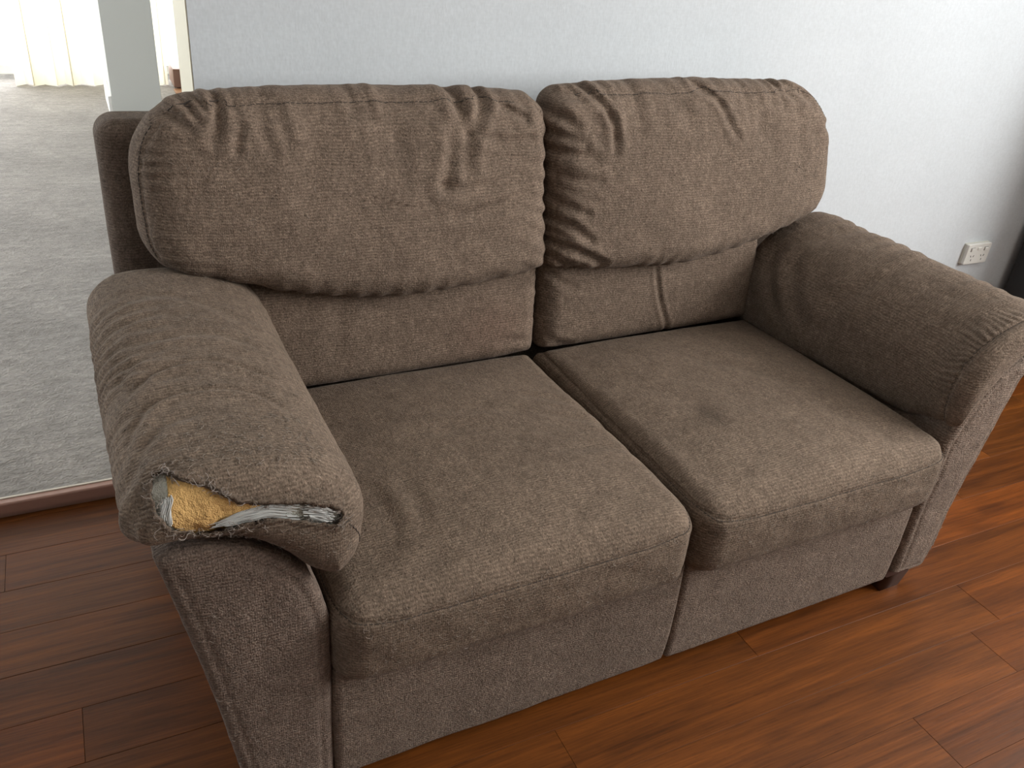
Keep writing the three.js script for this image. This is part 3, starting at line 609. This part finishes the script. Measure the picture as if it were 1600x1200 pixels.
// left pad, torn open at the front
{
  // long fold lines across the pad: [x, z] points, then width and depth
  const folds = [
    [[[-0.875, -0.19], [-0.828, -0.25], [-0.785, -0.27], [-0.742, -0.272], [-0.69, -0.245], [-0.635, -0.19]], 0.007, 0.0042],
    [[[-0.885, -0.07], [-0.852, -0.15], [-0.821, -0.183], [-0.76, -0.188], [-0.699, -0.174], [-0.65, -0.10]], 0.007, 0.0045],
    [[[-0.875, -0.31], [-0.825, -0.345], [-0.727, -0.358], [-0.65, -0.31]], 0.012, 0.0028],
    [[[-0.885, -0.01], [-0.86, -0.07], [-0.823, -0.115], [-0.77, -0.128]], 0.009, 0.003],
    [[[-0.87, -0.49], [-0.80, -0.512], [-0.72, -0.47], [-0.64, -0.36]], 0.014, 0.0025],
    [[[-0.88, -0.24], [-0.84, -0.30], [-0.79, -0.315]], 0.009, 0.003], [[[-0.88, -0.38], [-0.83, -0.43], [-0.77, -0.44]], 0.010, 0.0025],
  ].map(([pts, w, dep]) => [new THREE.CatmullRomCurve3(pts.map(p => new THREE.Vector3(p[0], 0, p[1]))).getPoints(16), w, dep]);
  const cl = (x, z) => {
    let sum = 0;
    for (const [pts, w, dep] of folds) {
      let best = 1e9, side = 1, at = 0;
      for (let i = 0; i < pts.length - 1; i++) {
        const ax = pts[i].x, az = pts[i].z, ex = pts[i + 1].x - ax, ez = pts[i + 1].z - az, t = clamp(((x - ax) * ex + (z - az) * ez) / (ex * ex + ez * ez));
        const dx = x - ax - ex * t, dz = z - az - ez * t, d = Math.hypot(dx, dz);
        if (d < best) { best = d; side = ex * dz - ez * dx > 0 ? 1 : -1; at = (i + t) / (pts.length - 1); }
      }
      const u = side * best / w; if (Math.abs(u) > 4) continue;
      const fade = sstep(0, 0.2, at) * sstep(1, 0.8, at);
      sum += dep * fade * (-Math.exp(-u * u) + 0.7 * Math.exp(-(u - 1.8) * (u - 1.8) * 0.5));
    }
    return sum;
  };
  const solid = armPad(-1, [[0.640, 0.487], [0.612, 0.508], [0.598, 0.56], [0.602, 0.62], [0.640, 0.668], [0.70, 0.690], [0.78, 0.700], [0.85, 0.692], [0.888, 0.660], [0.893, 0.625], [0.875, 0.605], [0.82, 0.600], [0.765, 0.585], [0.715, 0.55], [0.675, 0.505]], 0.03, 0.052, () => 0,
    (x, y, z) => sstep(0.58, 0.64, y) * cl(x, z) + 0.002 * sstep(-0.72, -0.88, x) * Math.sin(2 * Math.PI * (z / 0.034 + 0.25 * y / 0.05 + 0.9 * vnoise3(x * 8, y * 12, z * 12))) * sstep(-0.6, -0.5, z) * (0.5 + 0.5 * vnoise3(z * 9, 1, 1)));
  const hd = polySDF(holeOutline), fd = polySDF(foamOutline);
  const rag = (x, y) => hd(x, y) + 0.002 * vnoise3(x * 130, y * 130, 1) + 0.001 * vnoise3(x * 320, y * 320, 5);
  const open = (x, y, z) => z > -0.08 ? rag(x, y - z) : 1;
  const f = (x, y, z) => {
    const s = solid(x, y, z); if (z < -0.1 || Math.abs(s) > 0.03) return s;
    const h = open(x, y, z), lip = 0.0025 * Math.exp(-(((h - 0.004) / 0.004) ** 2));
    const pull = 0.0016 * Math.exp(-Math.max(0, h) / 0.016) * Math.sin(2 * Math.PI * ((y - z) / 0.0075 + 0.8 * vnoise3(x * 20, y * 20, 2)));
    return smax(s - lip - pull, Math.min(-h, s + 0.013), 0.002);
  };
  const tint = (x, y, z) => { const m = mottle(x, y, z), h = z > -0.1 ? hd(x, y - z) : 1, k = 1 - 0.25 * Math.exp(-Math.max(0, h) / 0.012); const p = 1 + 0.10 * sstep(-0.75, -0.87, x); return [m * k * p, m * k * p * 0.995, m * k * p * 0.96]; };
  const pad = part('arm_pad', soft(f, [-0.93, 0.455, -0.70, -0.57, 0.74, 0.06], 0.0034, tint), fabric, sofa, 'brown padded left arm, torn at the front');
  const foamF = (x, y, z) => Math.max(solid(x, y, z) + 0.0055 + 0.002 * vnoise3(x * 60, y * 60, z * 60) + 0.0012 * vnoise3(x * 150, y * 150, z * 150), fd(x, y - z) - 0.004, -(solid(x, y, z) + 0.03), -0.05 - z);
  part('exposed_foam', soft(foamF, [-0.88, 0.58, -0.06, -0.66, 0.73, 0.05], 0.0025), foamMat, pad, 'yellow foam in the tear');
  const linF = (x, y, z) => Math.max(solid(x, y, z) + 0.0075 + 0.0015 * vnoise3(x * 40, y * 160, z * 60), 0.003 - fd(x, y - z), hd(x, y - z) - 0.008, -(solid(x, y, z) + 0.03), -0.05 - z);
  part('torn_lining', soft(linF, [-0.88, 0.56, -0.06, -0.61, 0.73, 0.05], 0.0025), liningMat, pad, 'grey-white lining in the tear');
  // strands of lining along the lower lip and the two ends
  const strands = (n, from, to, spread, r, lift) => {
    const gs = [];
    for (let i = 0; i < n; i++) {
      const pts = [], o1 = rr(-spread, spread), o2 = rr(-spread, spread), w = rr(0, 9);
      const t0 = rr(0, 0.3), t1 = rr(0.7, 1);
      for (let k = 0; k <= 7; k++) {
        const t = lerp(t0, t1, k / 7), s = t * (from.length - 1), a = Math.min(Math.floor(s), from.length - 2), q = s - a, e = i / Math.max(1, n - 1);
        const px = lerp(lerp(from[a][0], from[a + 1][0], q), lerp(to[a][0], to[a + 1][0], q), e), py = lerp(lerp(from[a][1], from[a + 1][1], q), lerp(to[a][1], to[a + 1][1], q), e);
        const p = [px + 0.001 * Math.sin(w + 9 * t), py + lerp(o1, o2, t), 0.02], o = project(solid, p, 5);
        const l = lift + 0.0012 * Math.sin(w + 7 * t); pts.push(new THREE.Vector3(p[0] + o[0] * l, p[1] + o[1] * l, p[2] + o[2] * l));
      }
      gs.push(new THREE.TubeGeometry(new THREE.CatmullRomCurve3(pts), 14, r * rr(0.7, 1.5), 4));
    }
    return merge(gs);
  };
  part('lining_strands', strands(46, [[-0.80, 0.634], [-0.765, 0.645], [-0.73, 0.648], [-0.69, 0.638]], [[-0.80, 0.628], [-0.765, 0.627], [-0.73, 0.629], [-0.69, 0.612]], 0.002, 0.0007, -0.004), fibreMat, pad, 'pale strands of torn lining', 'stuff');
  part('lining_strands', strands(28, [[-0.837, 0.692], [-0.836, 0.68], [-0.84, 0.66], [-0.838, 0.643]], [[-0.852, 0.684], [-0.85, 0.675], [-0.85, 0.66], [-0.847, 0.65]], 0.002, 0.0008, -0.004), fibreMat, pad, null, 'stuff');
  part('lining_strands', strands(24, [[-0.69, 0.638], [-0.665, 0.628], [-0.645, 0.615]], [[-0.69, 0.616], [-0.665, 0.607], [-0.648, 0.60]], 0.002, 0.0008, -0.003), fibreMat, pad, null, 'stuff');
  // frayed yarn round the tear, loose lint over the pad
  part('frayed_yarn', threads(f, 190, () => { const i = Math.floor(rnd() * holeOutline.length), p = holeOutline[i], q = holeOutline[(i + 1) % holeOutline.length], t = rnd(), e = rr(0.001, 0.010); const cx = -0.75, cy = 0.625, x = lerp(p[0], q[0], t), y = lerp(p[1], q[1], t), l = Math.hypot(x - cx, y - cy), zz = y > 0.68 ? -0.005 : 0.026; return [x + (x - cx) / l * e, y + zz + (y - cy) / l * e, zz]; }, 0.012, 0.0004, 1.3, 0.0028), frayMat, pad, null, 'stuff');
  part('pilling', threads(f, 420, () => { const u = rnd(); return u < 0.5 ? [rr(-0.86, -0.64), 0.69, rr(-0.12, 0.01)] : u < 0.7 ? [rr(-0.86, -0.62), rr(0.53, 0.66), 0.03] : [rr(-0.89, -0.62), 0.7, rr(-0.6, 0)]; }, 0.008, 0.00036, 1.2, 0.0014), lintMat, pad, null, 'stuff');
  stitches(f, [[-0.645, 0.612, 0.026], [-0.628, 0.585, 0.02], [-0.612, 0.555, 0.01], [-0.605, 0.53, 0.0]], 'seam_stitching', pad);
}
// right pad, whole, with a boxed and gathered front edge
{
  const cr = creases([[0.594, -0.579, 0.491, -0.495, 0.02, 0.005], [0.617, -0.52, 0.496, -0.41, 0.02, 0.005], [0.653, -0.35, 0.498, -0.369, 0.025, 0.004], [0.616, -0.587, 0.681, -0.48, 0.02, 0.004], [0.692, -0.291, 0.563, -0.373, 0.02, 0.004], [0.647, -0.187, 0.665, -0.114, 0.014, 0.002], [0.621, -0.176, 0.634, -0.117, 0.014, 0.002]]);
  const f = armPad(1, [[0.637, 0.428], [0.618, 0.447], [0.610, 0.50], [0.622, 0.56], [0.655, 0.612], [0.70, 0.648], [0.76, 0.673], [0.82, 0.683], [0.868, 0.667], [0.889, 0.635], [0.875, 0.605], [0.82, 0.600], [0.765, 0.58], [0.71, 0.53], [0.668, 0.47], [0.652, 0.435]], 0.022, 0.036, z => 0.034 * sstep(-0.52, -0.12, z) - 0.02 * sstep(-0.10, 0, z) - 0.008,
    (x, y, z) => cr(y, z),
    (x, y, z, d2) => {
      const arc = y + 0.8 * x, back = -0.018 - z, on = sstep(0.02, 0, Math.abs(d2));
      const pl = Math.sin(2 * Math.PI * (arc / 0.017 + 0.9 * vnoise3(arc * 18, z * 14, 3))) * (0.6 + 0.7 * vnoise3(arc * 22, 2, 2));
      return -groove(back, 0.005, 0.0055) + (back > 0 ? 0.0034 * Math.exp(-back / 0.035) * sstep(0, 0.008, back) * pl : 0) + 0.0016 * sstep(0.70, 0.85, x) * Math.sin(2 * Math.PI * (z / 0.05 + 0.8 * vnoise3(x * 6, y * 6, z * 10)));
    });
  const pad = part('arm_pad', soft(f, [0.58, 0.37, -0.70, 0.92, 0.72, 0.04], 0.004, (x, y, z) => { const m = 0.97 * mottle(x, y, z); return [m, m * 0.985, m * 0.95]; }), fabric, sofa, 'brown padded right arm, whole, with gathered front seam');
  stitches(f, [[0.66, 0.44, -0.018], [0.635, 0.47, -0.018], [0.645, 0.53, -0.018], [0.68, 0.60, -0.018], [0.73, 0.65, -0.018], [0.80, 0.68, -0.018], [0.86, 0.67, -0.018]], 'seam_stitching', pad);
}
// turned-under feet
for (const [x, z] of [[-0.69, -0.042], [0.664, -0.036], [-0.69, -0.74], [0.69, -0.74]]) {
  const g = new THREE.CylinderGeometry(0.052, 0.042, 0.05, 4, 1); g.rotateY(Math.PI / 4); g.translate(x, 0.025, z);
  part('leg', g, darkLeg, sofa, null);
}

scene.traverse(o => { if (o.isMesh) { o.castShadow = true; o.receiveShadow = true; } });
renderer.render(scene, camera);
